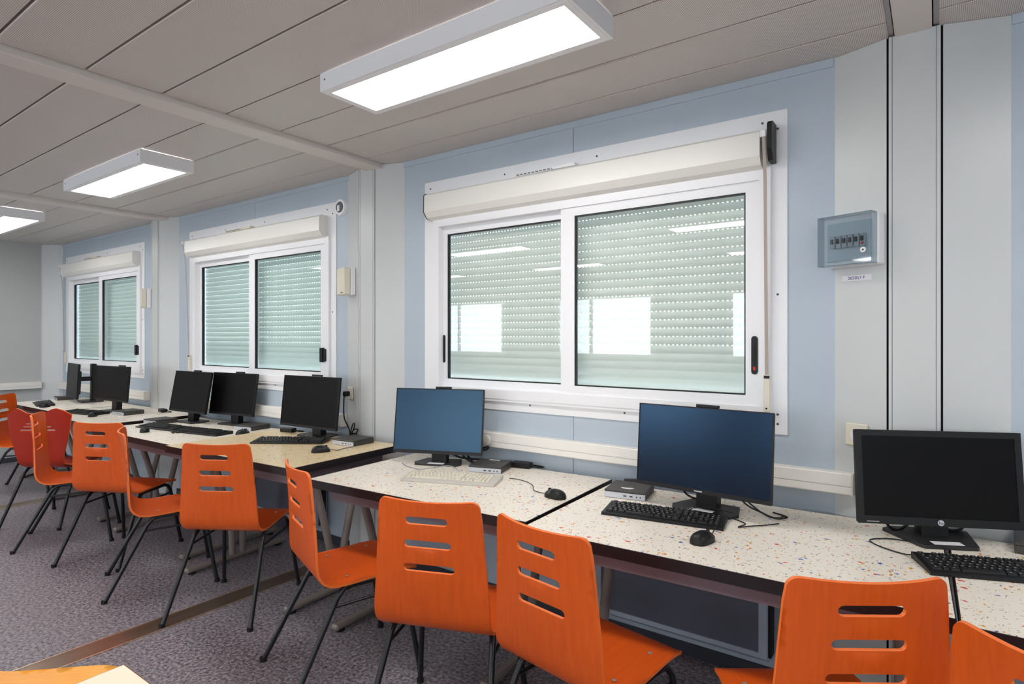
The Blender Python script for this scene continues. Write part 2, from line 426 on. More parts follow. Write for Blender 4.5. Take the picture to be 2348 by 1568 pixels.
column(6, (-3.285, -3.09, -2.93, -2.735), -.068, 'pale grey metal column between the two nearer windows')
column(7, (-6.23, -6.0, -5.85, -5.66), -.09, 'pale grey metal column between the two farther windows')
t = tag(link('trim_8', None), 'pale grey corner post where the walls meet', 'column', kind='structure')
MB().prism([(XL, -.16), (XL+.02, -.15), (XL+.16, -.03), (XL+.18, 0), (XL, 0)], 'z', 0, HC-.001).build('corner_cover', COLUMN, t)

# baseboard
for nm, a, b in (('baseboard_back', (XL, -.012, 0), (XR, 0, .055)), ('baseboard_left', (XL, YB, 0), (XL+.012, 0, .055))):
    tag(bx(nm, a, b, mat('baseboard_dark', rgb(60, 62, 72), .5)), 'dark narrow skirting along the floor', 'baseboard', kind='structure')

# ------------------------------------------------------------------ windows with roller shutters
def slat_meshes(width):
    pitch = .0405; prof = []
    for i in range(6):
        a = i/5; prof.append((-.0055*sin(pi*a), .0040 + a*(pitch-.0040)))
    body = [(.006, .0040)] + [(.0015+p[0], p[1]) for p in prof] + [(.006, pitch)]
    m = MB().prism(body, 'x', -width/2, width/2)
    n = int(width/.021)
    for i in range(n+1):
        x = -width/2 + i*width/n
        a = max(-width/2, x-.0072); b = min(width/2, x+.0072)
        m.box((a, .002, 0), (b, .005, .0041))
    perf = m.mesh('slat', SLATM)
    m = MB().prism(body, 'x', -width/2, width/2); m.box((-width/2, .002, 0), (width/2, .006, .0041))
    return perf, m.mesh('slat', SLATM), pitch
SL_P, SL_C, PITCH = slat_meshes(1.86)
def make_window(n, dx, strap_right, label, glass, pulls):
    w = tag(link('window_%d' % n, None), label, 'window', kind='structure'); w.location = (-1.525+dx, 0, 0)
    c = 1.525
    tp = MB().ring(-1.028, 1.037, 1.027, 2.386, .10, -.006, -.0005, wt=.26, wb=.10).build('trim_plate', WHITE, w)
    m = MB()
    for x, z in ((-.98, 2.345), (-.96, 2.31), (-.42, 2.345), (-.41, 2.31), (.15, 2.345), (.16, 2.312), (.93, 2.345), (.99, 2.31), (-.95, 1.62), (.99, 1.62), (.99, 1.12), (-.25, 1.075), (.3, 1.075), (.99, 1.08)):
        m.cyl((x, -.0065, z), .005, -.0015, 'y', 8)
    m.build('screw_head', mat('screw_grey', rgb(70, 74, 86), .5), tp)
    # raised plastic frame
    f = MB().ring(-.945, 1.10, .965, 2.155, .045, -.022, .06, wt=.05, wb=.05)
    f.build('window_frame', WHITE, w)
    MB().box((-.945, -.018, 1.085), (.965, -.006, 1.10)).build('sill_strip', WHITE, w)
    MB().box((-.90, .02, 1.15), (.92, .028, 1.158)).build('track', WHITE, w)
    # sashes: left one in the rear track, right one in front
    for nm, x0, x1, y0, gx0, gx1 in (('sash', -.912, -.02, .022, -.869, -.062), ('sash', -.055, .935, -.012, .025, .863)):
        sh = MB()
        sh.box((x0, y0, 1.15), (gx0, y0+.03, 2.105)); sh.box((gx1, y0, 1.15), (x1, y0+.03, 2.105))
        sh.box((gx0, y0, 2.062), (gx1, y0+.03, 2.105)); sh.box((gx0, y0, 1.15), (gx1, y0+.03, 1.194))
        so = sh.build(nm, WHITE, w)
        MB().ring(gx0-.001, 1.193, gx1+.001, 2.063, .007, y0+.004, y0+.024).build('gasket', GASKET, so)
        MB().box((gx0+.003, y0+.012, 1.197), (gx1-.003, y0+.016, 2.059)).build('glass_pane', glass, so)
        if pulls:
            hx = (-.893 if x0 < -.5 else .90); z0, z1 = (1.29, 1.456) if x0 < -.5 else (1.284, 1.447)
            pts = [(hx, y0-.003, z0+.010), (hx, y0-.003, z1-.010)]
            pl = []
            hw = .009 if x0 < -.5 else .013
            for k in range(9): pl.append((hx + hw*cos(pi*k/8), z1-hw + hw*sin(pi*k/8)))
            for k in range(9): pl.append((hx - hw*cos(pi*k/8), z0+hw - hw*sin(pi*k/8)))
            h = MB().prism(pl, 'y', y0-.004, y0).build('finger_pull', BLACKP, so)
            MB().box((hx-hw*.5, y0-.0055, z0+.05), (hx+hw*.5, y0-.0035, z1-.03)).build('pull_recess', BLACKM, h)
            if x0 > -.5: MB().box((hx-.005, y0-.006, z0+.018), (hx+.005, y0-.0035, z0+.032)).build('red_mark', REDM, h)
        elif x0 > -.5:
            h = MB().box((.885, y0-.03, 1.267), (.915, y0, 1.368), 0, .004).box((.918, y0-.022, 1.272), (.94, y0, 1.360), 0, .003)
            h.build('latch_handle', BLACKP, so)
    # shutter curtain
    n_sl = 24; ztop = 2.135
    for i in range(n_sl):
        z = 1.160 + i*PITCH
        closed = i < 6
        o = link('slat', SL_C if closed else SL_P, w); o.location = (.01, .085, z)
    # roller box
    bx0, bx1 = (-.965, .935)
    prof = [(-.0005, 2.300), (-.062, 2.300), (-.078, 2.288), (-.08, 2.190), (-.055, 2.158), (-.020, 2.146), (-.0005, 2.146)]
    bo = MB().prism(prof, 'x', bx0, bx1).build('shutter_box', BOXW, w)
    cap = MB().prism([(-.0005, 2.303), (-.064, 2.303), (-.081, 2.290), (-.083, 2.188), (-.057, 2.155), (-.0005, 2.143)], 'x', bx0-.003, bx0)
    cap.build('end_cap', BLACKP if n == 1 else WHITE, bo)
    vent = MB().box((-.30, -.070, 2.3005), (-.08, -.030, 2.312)).box((-.07, -.072, 2.3005), (.06, -.030, 2.316)); vent.build('air_vent', CREAMP if n > 1 else WHITE, bo)
    m = MB()
    for k in range(9): m.box((-.295+k*.024, -.0712, 2.303), (-.278+k*.024, -.0698, 2.309))
    m.build('vent_slot', mat('slot_dark', rgb(110, 112, 118), .6), bo)
    # strap winder
    sx = .952 if strap_right else -.985
    st = MB().box((sx-.0065, -.066, 2.262), (sx+.0065, -.064, 2.288))
    st.tube([(sx, -.066, 2.27), (sx, -.050, 2.05), (sx, -.032, 1.28)], .0001, 4)
    sm = MB()
    ptsa = [(-.086, 2.27), (-.060, 2.1), (-.032, 1.28)]
    for (ya, za), (yb_, zb) in zip(ptsa[:-1], ptsa[1:]):
        sm.prism([(ya, za), (ya+.0015, za), (yb_+.0015, zb), (yb_, zb)], 'x', sx-.0065, sx+.0065)
    sm.build('pull_strap', STRAP, w)
    MB().box((sx-.014, -.092, 2.262), (sx+.010, -.080, 2.292), 0, .003).build('strap_guide', WHITE, w)
    wd = MB().box((sx-.012, -.036, 1.13), (sx+.014, -.022, 1.285), 0, .003).build('strap_winder', CREAMP, w)
    MB().box((sx-.010, -.038, 1.270), (sx+.012, -.0345, 1.282)).cyl((sx, -.0365, 1.145), .004, -.001, 'y', 8).build('winder_slot', BLACKP, wd)
    if strap_right:
        MB().prism([(-.006, 2.325), (-.075, 2.325), (-.092, 2.31), (-.094, 2.21), (-.07, 2.165), (-.006, 2.165)], 'x', .966, .985).build('black_clip', BLACKP, w)
    return w
make_window(1, DXW[1], True, 'large white sliding window with lowered shutter and black oval pulls', GLASS, True)
make_window(2, DXW[2], False, 'white sliding window between two columns with round detector beside it', GLASSG, False)
make_window(3, DXW[3], False, 'white sliding window next to the corner post of the end wall', GLASSG, False)

# ------------------------------------------------------------------ luminaires
def luminaire():
    t = thing('ceiling_light', 'lit white rectangular panel light on the ceiling', 'ceiling light')
    h = MB().ring(-.6, -.155, .6, .155, .012, 0, .075)       # xz ring -> rotate so that y is up
    V = [(x, z, y) for x, y, z in h.v]; h.v = V
    h.build('housing', WHITE, t)
    l = MB().ring(-.588, -.143, .588, .143, .022, -.001, .006); l.v = [(x, z, y) for x, y, z in l.v]; l.build('bezel', WHITE, t)
    MB().box((-.568, -.123, .003), (.568, .123, .008)).build('diffuser', DIFFUSER, t)
    sc = MB().cyl((0, -.1555, .045), .004, -.0015, 'y', 8).mesh('screw', mat('screw_grey', rgb(70, 74, 86), .5))
    for sx in (-.57, .57): link('screw', sc, t).location = (sx, 0, 0)
    return t
L0 = luminaire()
first = True
LABEL_L = {(-1.505, 0): 'lit white panel light on the ceiling in front of the largest window',
           (-4.387, 0): 'lit white panel light on the ceiling before the window with latch handle',
           (-7.012, 0): 'lit white panel light on the ceiling near the corner post'}
for j, y in enumerate((-.945, -2.9, -4.85)):
    for x in (-1.505, -4.387, -7.012, 1.375, 4.255):
        o = L0 if first else copy_tree(L0); first = False
        o.location = (x, y, 2.472)
        o['label'] = LABEL_L.get((x, j), ('lit white panel light on the ceiling past the fuse box column', 'lit white panel light in the middle row of the ceiling', 'lit white panel light on the ceiling beside the half open windows')[j])
        o['group'] = 'ceiling panel lights'

# ------------------------------------------------------------------ cable trunking, sockets, small wall things
def trunking(x0, x1, label, z0=.832, z1=.915, d=.055):
    t = thing('cable_trunking', label, 'cable duct', (x0, 0, z0), 0, 'white cable ducts')
    Lx = x1-x0; h = z1-z0
    MB().box((0, -d+.006, 0), (Lx, -.0005, h), 0, .003).build('duct_body', TRUNK, t)
    MB().box((.001, -d, .006), (Lx-.001, -d+.007, h*.40)).box((.001, -d, h*.43), (Lx-.001, -d+.007, h-.004)).build('duct_cover', TRUNK, t)
    MB().box((Lx, -d-.001, -.001), (Lx+.004, -.0005, h+.001)).build('end_cap', TRUNK, t)
    return t
trunking(-2.725, -.262, 'white cable duct on the wall under the largest window')
trunking(-5.64, -3.30, 'white cable duct on the wall under the window with latch handle')
trunking(-8.50, -6.25, 'white cable duct under the window next to the corner post')
t = thing('cable_trunking', 'white cable duct running along the end wall', 'cable duct', (XL, -.17, .838), -pi/2, 'white cable ducts')
MB().box((0, .0005, 0), (4.5, .049, .078), 0, .003).build('duct_body', TRUNK, t)
MB().box((.001, .048, .006), (4.499, .055, .030)).box((.001, .048, .033), (4.499, .055, .073)).build('duct_cover', TRUNK, t)

CH = math.atan2(-.064, .177)                     # angle of the angled cover of the first column
def socket(loc, rz, label, plug=False):
    t = thing('wall_socket', label, 'socket', loc, rz)
    MB().box((-.041, -.010, -.043), (.041, -.0005, .043), 0, .004).build('cover_plate', CREAMP, t)
    MB().cyl((0, -.0105, 0), .021, -.0015, 'y', 20).build('socket_well', WHITE, t)
    m = MB()
    for sx in (-.008, .008): m.cyl((sx, -.0122, 0), .0025, -.0008, 'y', 8)
    m.build('contact_hole', BLACKM, t)
    return t
def on_face(p0, ang, s, d=0.0):                  # s along the face from p0, d outward
    return (p0[0] + s*cos(ang) + d*sin(ang), p0[1] + s*sin(ang) - d*cos(ang))
p = on_face((-.325, 0), CH, .086, .002); socket((p[0], p[1], 1.067), CH, 'cream wall socket on the fuse box column just above the desk')
CB = math.atan2(-.068, .195)
p = on_face((-3.285, 0), CB, .07, .002); socket((p[0], p[1], 1.065), CB, 'cream wall socket with a black plug in it, on the column')
t = thing('wall_socket', 'round white socket on the cable duct behind the blue monitor', 'socket', (-2.03, -.056, .873))
MB().cyl((0, 0, 0), .026, -.012, 'y', 24).build('socket_rim', WHITE, t); MB().cyl((0, -.0125, 0), .02, -.002, 'y', 20).build('socket_well', CREAMP, t)
pl = thing('power_plug', 'black round power plug with cable on the duct behind the blue monitor', 'plug', (-2.10, -.0555, .877))
MB().cyl((0, 0, 0), .02, -.035, 'y', 16, r2=.015).build('plug_body', BLACKP, pl)
MB().tube([(0, -.033, 0), (.01, -.06, -.02), (.06, -.05, -.045), (.10, -.03, -.035), (.08, -.03, -.055), (0, -.04, -.06), (-.02, -.06, -.09), (.02, -.07, -.115)], .006, 8, sub=5).build('cable', BLACKP, pl)

def control_box(loc, rz, label):
    t = thing('control_box', label, 'control box', loc, rz)
    MB().box((-.072, -.035, -.092), (.072, -.0005, .092), 0, .005).build('back_box', WHITE, t)
    MB().box((-.070, -.082, -.090), (.070, -.036, .090), 0, .006).build('front_cover', CREAMP, t)
    MB().box((.01, -.0835, -.078), (.05, -.0815, -.073)).build('maker_mark', DARKG, t)
p = on_face((-3.285, 0), CB, .085, .001); control_box((p[0], p[1], 1.815), CB, 'small cream control box on the column beside the round detector')
CC = math.atan2(-.09, .23)
p = on_face((-6.23, 0), CC, .085, .001); control_box((p[0], p[1], 1.815), CC, 'small cream control box on the column near the end wall')
t = thing('smoke_detector', 'round white wall detector above the control box', 'detector', (-3.345, 0, 2.34))
MB().cyl((0, -.0005, 0), .06, -.022, 'y', 28, r2=.054).build('detector_rim', WHITE, t)
MB().cyl((0, -.0227, 0), .038, -.006, 'y', 24, r2=.032).build('detector_lens', mat('lens_grey', rgb(96, 98, 108), .25), t)
MB().box((-.012, -.036, -.03), (.012, -.0285, .012), 0, .003).build('detector_core', WHITE, t)

# fuse box on the first column
p = on_face((-.325, 0), CH, .082, .001)
fb = thing('fuse_box', 'white fuse box with smoked transparent door on the column', 'fuse box', (p[0], p[1], 1.808), CH)
MB().box((-.098, -.052, -.095), (.102, -.0005, .095), 0, .004).build('box_body', WHITE, fb)
MB().box((-.080, -.0585, -.074), (.080, -.0525, .072)).build('inner_plate', mat('inner_plate', rgb(196, 208, 214), .5), fb)
for k in range(6):
    x = -.066 + k*.022
    b_ = MB().box((x, -.070, -.026), (x+.019, -.0587, .022), 0, .002).build('breaker', mat('breaker_grey', rgb(178, 184, 188), .5), fb)
    MB().box((x+.005, -.0765, -.008), (x+.014, -.0702, .010)).build('toggle', BLACKP if k % 3 else DARKG, b_)
    if k == 5: MB().box((x+.005, -.0712, -.020), (x+.014, -.0701, -.012)).build('test_button', REDM, b_)
dr = MB()
dr.box((-.098, -.100, -.095), (.098, -.097, .095)); dr.box((-.098, -.097, -.095), (-.095, -.053, .095)); dr.box((.095, -.097, -.095), (.098, -.053, .095))
dr.box((-.095, -.097, .092), (.095, -.053, .095)); dr.box((-.095, -.097, -.095), (.095, -.053, -.092))
do = dr.build('door', SMOKE, fb)
MB().cyl((.072, -.1005, -.046), .010, -.004, 'y', 18).build('lock', CHROME, do)
MB().cyl((.072, -.1048, -.046), .0035, -.001, 'y', 8).build('keyhole', BLACKP, do)
p = on_face((-.325, 0), CH, .082, .0008)
st = thing('inventory_sticker', 'white sticker with a blue number below the fuse box', 'sticker', (p[0], p[1], 1.670), CH)
MB().box((-.054, -.0008, -.011), (.054, 0, .011)).build('sticker_sheet', PAPER, st)
text_mesh('number_print', '265057 F', .017, BLUEC, st, Matrix.Translation((0, -.0010, 0)) @ Matrix.Rotation(pi/2, 4, 'X'))

# wall heaters under the windows
def heater(x0, x1, label):
    t = thing('wall_heater', label, 'heater', (x0, -.0125, .105), 0, 'wall heaters under the windows')
    Lx = x1-x0
    MB().box((0, -.085, .03), (Lx, -.0005, .44), 0, .006).prism([(-.085, .031), (-.05, 0), (-.0005, 0), (-.0005, .031)], 'x', .002, Lx-.002).build('casing', HEATM, t)
    MB().box((.028, -.088, .045), (Lx-.028, -.0845, .40)).build('front_panel', HEATIN, t)
    f = MB().ring(.001, .030, Lx-.001, .44, .032, -.094, -.0855, wb=.020, wt=.04); f.build('front_frame', HEATM, t)
    MB().box((Lx, -.075, .03), (Lx+.012, -.02, .42)).build('side_grille', BLACKM, t)
heater(-1.335, -.555, 'blue-grey wall heater under the largest window')
heater(-4.30, -3.49, 'blue-grey wall heater under the window with latch handle')

# ------------------------------------------------------------------ desks
def desk(loc, rz, Lx, h, lam, label, dy=.80, inl=.115, inr=.115):
    t = thing('desk', label, 'desk', (loc[0], loc[1], 0), R(rz), 'speckled desks along the windows')
    th = .040; a = Lx/2; b = dy/2; e = .003
    MB().box((-a+e, -b+e, h-th), (a-e, b-e, h)).build('desktop', lam, t)
    eb = MB()
    eb.box((-a, -b, h-th), (a, -b+e, h-.001)); eb.box((-a, b-e, h-th), (a, b, h-.001)); eb.box((-a, -b+e, h-th), (-a+e, b-e, h-.001)); eb.box((a-e, -b+e, h-th), (a, b-e, h-.001))
    eb.build('edge_band', DARKEDGE, t)
    r = MB(); z1 = h-th-.0005; z0 = z1-.06
    r.box((-a+.10, -b+.06, z0), (a-.10, -b+.09, z1)); r.box((-a+.10, b-.09, z0), (a-.10, b-.06, z1))
    r.box((-a+.10, -b+.09, z0), (-a+.13, b-.09, z1)); r.box((a-.13, -b+.09, z0), (a-.10, b-.09, z1))
    r.build('under_rail', RAILM, t)
    for sx in (-1, 1):
        x = -a+inl if sx < 0 else a-inr
        for q in (-1, 1):
            MB().tube([(x, q*.165, z0+.002), (x, q*.10, .45), (x, q*.045, .22), (x, q*.035, .035)], .021, 10, sub=4).build('leg', LEGM, t)
        ft = MB().box((x-.023, -b+.06, .012), (x+.023, b-.06, .040), 0, .008).build('foot_bar', LEGM, t)
        for q in (-1, 1):
            MB().cyl((x, q*(b-.10), .0005), .022, .0115, 'z', 14).build('foot_pad', RUBBER, ft)
    return t
desk((.682, -.46), 1.0, 1.28, .75, LAMW, 'white speckled desk past the fuse box column', inl=.30)
desk((-.605, -.462), 1.8, 1.27, .75, LAMW, 'white speckled desk holding the widest blue-black monitor')
desk((-1.890, -.452), 2.6, 1.25, .75, LAMW, 'white speckled desk holding the blue monitor and ivory keyboard', inr=.24)
desk((-3.235, -.525), 3.0, 1.18, .785, LAMWARM, 'white speckled desk coloured with warm reflected light, standing a little higher than its neighbours')
desk((-4.50, -.462), 1.0, 1.30, .757, LAMW, 'white speckled desk holding two black monitors side by side', inl=.22)
desk((-5.835, -.445), 1.0, 1.27, .775, LAMW, 'white speckled desk holding the monitor near the last column')
desk((-7.11, -.385), 0.0, 1.24, .775, LAMW, 'last white speckled desk before the end wall', dy=.68, inr=.30)

# ------------------------------------------------------------------ chairs
def shell_mesh(name, outline, holes, prof, curve, thick, mats, step=.022):
    """outline and holes are loops in (w, s); prof: list of (y,z) along s; curve(w,s) pushes forward"""
    # arc-length table
    P = [Vector(p) for p in prof]; acc = [0]
    for a, b in zip(P[:-1], P[1:]): acc.append(acc[-1] + (b-a).length)
    def at(s_):
        s_ = max(0, min(acc[-1], s_))
        for i in range(len(P)-1):
            if s_ <= acc[i+1] + 1e-9:
                t = (s_-acc[i])/(acc[i+1]-acc[i]); return P[i].lerp(P[i+1], t), i
        return P[-1], len(P)-2
    def nrm(s_):
        a, _ = at(s_-.006); b, _ = at(s_+.006); d = (b-a).normalized()
        return Vector((-d.y, d.x))
    pts = []; edges = []
    loops = [outline] + holes
    for lp in loops:
        n = len(pts); pts += lp; edges += [(n+i, n+(i+1) % len(lp)) for i in range(len(lp))]
    def inside(p, lp):
        c = False; j = len(lp)-1
        for i in range(len(lp)):
            if (lp[i][1] > p[1]) != (lp[j][1] > p[1]) and p[0] < (lp[j][0]-lp[i][0])*(p[1]-lp[i][1])/(lp[j][1]-lp[i][1])+lp[i][0]: c = not c
            j = i
        return c
    ok = lambda p: inside(p, outline) and not any(inside(p, h) for h in holes)
    smax = max(q[1] for q in outline); wmax = max(q[0] for q in outline)
    def near(p): return any((p[0]-q[0])**2 + (p[1]-q[1])**2 < (step*.4)**2 for q in pts[:len(edges)])
    k = 0; s_ = step*.5
    while s_ < smax:
        w = -wmax
        while w < wmax:
            p = (w + (step/2 if k % 2 else 0), s_)
            if ok(p) and not near(p): pts.append(p)
            w += step*1.3
        s_ += step; k += 1
    r = delaunay_2d_cdt([Vector(p) for p in pts], edges, [], 0, 1e-6)
    V2, T = r[0], r[2]
    T = [t for t in T if ok(((V2[t[0]].x+V2[t[1]].x+V2[t[2]].x)/3, (V2[t[0]].y+V2[t[1]].y+V2[t[2]].y)/3))]
    n = len(V2); A = []; B = []
    for q in V2:
        c, _ = at(q.y); nn = nrm(q.y); f = curve(q.x, q.y)
        A.append((q.x, c.x + nn.x*f, c.y + nn.y*f)); B.append((q.x, c.x + nn.x*(f-thick), c.y + nn.y*(f-thick)))
    mb = MB()
    mb.add(A+B, [tuple(t) for t in T], 0, True)
    mb.f += [tuple(i+n for i in reversed(t)) for t in T]; mb.mi += [0]*len(T); mb.sm += [True]*len(T)
    cnt = {}
    for t in T:
        for a, b in ((t[0], t[1]), (t[1], t[2]), (t[2], t[0])): cnt.setdefault(frozenset((a, b)), []).append((a, b))
    for e in cnt.values():
        if len(e) == 1: a, b = e[0]; mb.add([A[b], A[a], B[a], B[b]], [(0, 1, 2, 3)], 1)
    return mb.mesh(name, mats)
def smooth_line(pts, k):
    P = [Vector(p) for p in pts]; Q = []
    for i in range(len(P)-1):
        a = P[max(i-1, 0)]; b = P[i]; c = P[i+1]; d = P[min(i+2, len(P)-1)]
        for j in range(k):
            t = j/k; Q.append(.5*((2*b) + (c-a)*t + (2*a-5*b+4*c-d)*t*t + (3*b-a-3*c+d)*t**3))
    Q.append(P[-1]); return [tuple(q) for q in Q]
def rounded_outline(pr, smax, r_top, r_bot, top=None):
    """pr: [(s, halfwidth)...]"""
    def hw(s_):
        for (a, wa), (b, wb_) in zip(pr[:-1], pr[1:]):
            if s_ <= b: return wa + (wb_-wa)*(s_-a)/(b-a)
        return pr[-1][1]
    right = []
    for k in range(7): a = pi/2*k/6; right.append((hw(0)-r_top + r_top*sin(a), r_top - r_top*cos(a)))
    s_ = r_top + .03
    while s_ < smax - r_bot - .02: right.append((hw(s_), s_)); s_ += .03
    for k in range(7): a = pi/2*k/6; right.append((hw(smax)-r_bot + r_bot*cos(a), smax-r_bot + r_bot*sin(a)))
    left = [(-w, s2) for w, s2 in reversed(right)]
    tops = []
    n = 8
    for k in range(1, n): tops.append((-hw(0)+r_top + k*2*(hw(0)-r_top)/n, 0.0))
    bots = [(hw(smax)-r_bot - k*2*(hw(smax)-r_bot)/n, smax) for k in range(1, n)]
    return right + bots + left + tops
def slot(cw, cs, w, h):
    r = h/2; q = []
    for k in range(7): a = -pi/2 + pi*k/6; q.append((cw + w/2 - r + r*cos(a), cs + r*sin(a)))
    for k in range(7): a = pi/2 + pi*k/6; q.append((cw - w/2 + r + r*cos(a), cs + r*sin(a)))
    return q
PROF = smooth_line([(-.212, .90), (-.192, .76), (-.172, .62), (-.160, .53), (-.148, .482), (-.118, .450), (-.07, .440), (.03, .443), (.13, .449), (.21, .452), (.262, .445), (.285, .430)], 5)
def plen(P): return sum((Vector(b)-Vector(a)).length for a, b in zip(P[:-1], P[1:]))
SMAX = plen(PROF) - 1e-4
def curve_std(w, s_):
    k = max(0.0, 1 - s_/.40)
    return 1.05*w*w*k
OUT = rounded_outline([(0, .180), (.38, .208), (.50, .208), (SMAX, .196)], SMAX, .030, .028)
SLOTS = [slot(-.0, .066, .150, .027), slot(-.0, .148, .168, .027), slot(-.0, .232, .184, .027)]
ORSHELL = shell_mesh('shell', OUT, SLOTS, PROF, curve_std, .010, [ORANGE, EDGEW])
def wing_outline():
    hw0 = .245
    o = [(hw0, .055), (.225, .20), (.185, .36), (.172, .43), (.185, .55), (.19, SMAX-.03), (.16, SMAX)]
    o = o + [(-w, s2) for w, s2 in reversed(o)]
    top = [(-.195, .018), (-.15, .0), (-.12, .004), (-.07, .03), (0, .042), (.07, .03), (.12, .004), (.15, 0), (.195, .018)]
    return o + top
ORANGE_LIT = orange('orange_plywood_painted_light', rgb(255, 174, 44))  # orange plywood with strong overhead lamp light painted into the colour
LITSHELL = ORSHELL.copy(); LITSHELL.materials[0] = ORANGE_LIT
WING = shell_mesh('shell', wing_outline(), [slot(0, .115, .16, .007), slot(0, .140, .215, .008), slot(0, .166, .27, .009)], PROF, lambda w, s_: .8*w*w*max(0, 1-s_/.4), .010, [RED, EDGEW])

def chair_proto(shell, name='chair'):
    t = thing('chair', 'x', 'chair')
    sh = link('shell', shell, t)
    m = MB()
    for x, y in ((-.14, -.02), (.14, -.02), (-.14, .17), (.14, .17)): m.cyl((x, y, .4435 if y < 0 else .4515), .0065, .002, 'z', 10)
    m.build('screw', CHROME, sh)
    for sx in (-1, 1):
        MB().tube([(sx*.228, -.275, .001), (sx*.190, -.075, .385), (sx*.184, -.045, .415), (sx*.184, -.01, .4215)], .0115, 10).build('leg', TUBE, t)
        MB().tube([(sx*.228, .275, .001), (sx*.190, .215, .385), (sx*.184, .195, .415), (sx*.184, .165, .4255)], .0115, 10).build('leg', TUBE, t)
        MB().tube([(sx*.184, -.012, .4215), (sx*.184, .167, .4255)], .0115, 10).build('seat_rail', TUBE, t)
        MB().tube([(sx*.194, -.095, .350), (sx*.192, .208, .362)], .0065, 8).build('side_bar', TUBE, t)
        for y in (-.275, .275): MB().cyl((sx*.228, y, 0), .0145, .018, 'z', 12).build('foot_cap', RUBBER, t)
    for y, z in ((0.0, .4195), (.16, .4245)): MB().tube([(-.184, y, z), (.184, y, z)], .0085, 8).build('cross_bar', TUBE, t)
    return t
ch0 = chair_proto(ORSHELL); chR = chair_proto(WING)
CHAIRS = [
    (.275, -1.160, -29.5, 'orange plywood chair turned outward beside the chair in front of the branded monitor'),
    (-.232, -.955, 34.5, 'orange plywood chair in front of the branded black monitor'),
    (-.895, -1.040, -9.8, 'orange plywood chair in front of the widest blue-black monitor'),
    (-1.442, -1.040, 21.0, 'orange plywood chair in front of the ivory keyboard'),
    (-2.129, -.975, -20.3, 'orange plywood chair at the gap between warm-tinted desk and white desk'),
    (-3.075, -.920, 31.0, 'orange plywood chair in front of the warm-tinted desk'),
    (-3.77, -.990, -22.0, 'orange plywood chair where the warm-tinted desk meets the two-monitor desk'),
    (-4.42, -.955, 26.6, 'orange plywood chair in front of the two side-by-side monitors'),
    (-5.08, -1.030, -27.0, 'orange plywood chair between a dark red chair and the two-monitor desk'),
    (-7.05, -.745, -40.0, 'orange plywood chair closest to the end wall'),
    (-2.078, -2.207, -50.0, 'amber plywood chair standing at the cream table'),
]
for i, (x, y, a, lb) in enumerate(CHAIRS):
    o = ch0 if i == 0 else copy_tree(ch0)
    o.location = (x, y, 0); o.rotation_euler = (0, 0, R(a)); o['label'] = lb; o['group'] = 'orange plywood chairs'
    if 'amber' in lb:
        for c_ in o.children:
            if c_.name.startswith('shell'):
                c_.data = LITSHELL
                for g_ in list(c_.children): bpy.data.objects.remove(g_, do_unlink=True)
chR.location = (-5.68, -.93, 0); chR.rotation_euler = (0, 0, R(36)); chR['label'] = 'dark red chair with winged backrest and thin slits'; chR['group'] = 'orange plywood chairs'

# ------------------------------------------------------------------ monitors
def monitor(loc, zdesk, zb, yaw, tilt, w, h, label, screen=SCREENB, bezel=.006, chin=.018, cam_clip=True, sticker=False, base='plate', back=.05, thick=True, clipx=.05):
    """loc = bottom middle of the panel front"""
    a = R(yaw); bd = Vector((-sin(a), cos(a)))
    t = thing('computer_monitor', label, 'monitor', (loc[0]+bd.x*back, loc[1]+bd.y*back, zdesk), a, 'black desktop monitors')
    Z = zb - zdesk; T = Matrix.Translation((0, -back, Z)) @ Matrix.Rotation(-R(tilt), 4, 'X')
    m = MB(); m.box((-w/2, .004, 0), (w/2, .022, h), 0, .003, T); m.box((-w*.36, .0215, h*.12), (w*.36, .048, h*.80), 0, .010, T)
    hs = m.build('housing', BLACKP, t)
    f = MB(); f.ring(-w/2, 0, w/2, h, bezel, 0, .0045, wb=chin); f.v = [tuple(T @ Vector(p)) for p in f.v]; f.build('bezel', BLACKP, t)
    MB().box((-w/2+bezel-.001, .0015, chin-.001), (w/2-bezel+.001, .004, h-bezel+.001), 0, 0, T).build('screen', screen, t)
    if cam_clip: MB().box((clipx-.045, .001, h+.0005), (clipx+.045, .020, h+.012), 0, .002, T).build('webcam', BLACKP, t)
    if base == 'plate':
        MB().prism([(-.115, -.075), (.115, -.075), (.135, -.03), (.10, .085), (-.10, .085), (-.135, -.03)], 'z', .0005, .010).build('base', BASEM, t)
    elif base == 'trapeze':
        MB().prism([(-.075, -.115), (.075, -.115), (.085, -.107), (.135, .06), (.10, .085), (-.10, .085), (-.135, .06), (-.085, -.107)], 'z', .0005, .012).build('base', BASEM, t)
    elif base == 'post':
        MB().prism([(-.12, -.10), (.12, -.10), (.12, .09), (-.12, .09)], 'z', .0005, .014).build('base', BASEM, t)
        MB().box((-.045, .0, .013), (.045, .045, zb-zdesk+h*.98), 0, .006).build('stand_post', BLACKP, t)
        MB().box((-.04, -back+.05, Z+h*.48), (.04, .002, Z+h*.60), 0, .004).build('arm', BLACKP, t)
    if base != 'post':
        MB().prism([(-.012, .010), (.035, .010), (.045, Z+.13), (.03-back+.020, Z+.13), (.03-back+.012, Z+.045), (-.006, Z+.03)], 'x', -.042, .042).build('neck', BLACKP, t)
    if sticker:
        y0 = -.070 if base == 'plate' else -.104
        MB().box((-.045, y0, .0125 if base == 'trapeze' else .0105), (.045, y0+.032, .0132 if base == 'trapeze' else .0112)).build('paper_label', PAPER, t)
    t['_T'] = 0
    del t['_T']
    return t, T
def cable(t, pts, r=.0035, m=BLACKP, name='cable'):
    MB().tube(pts, r, 7, sub=6).build(name, m, t)

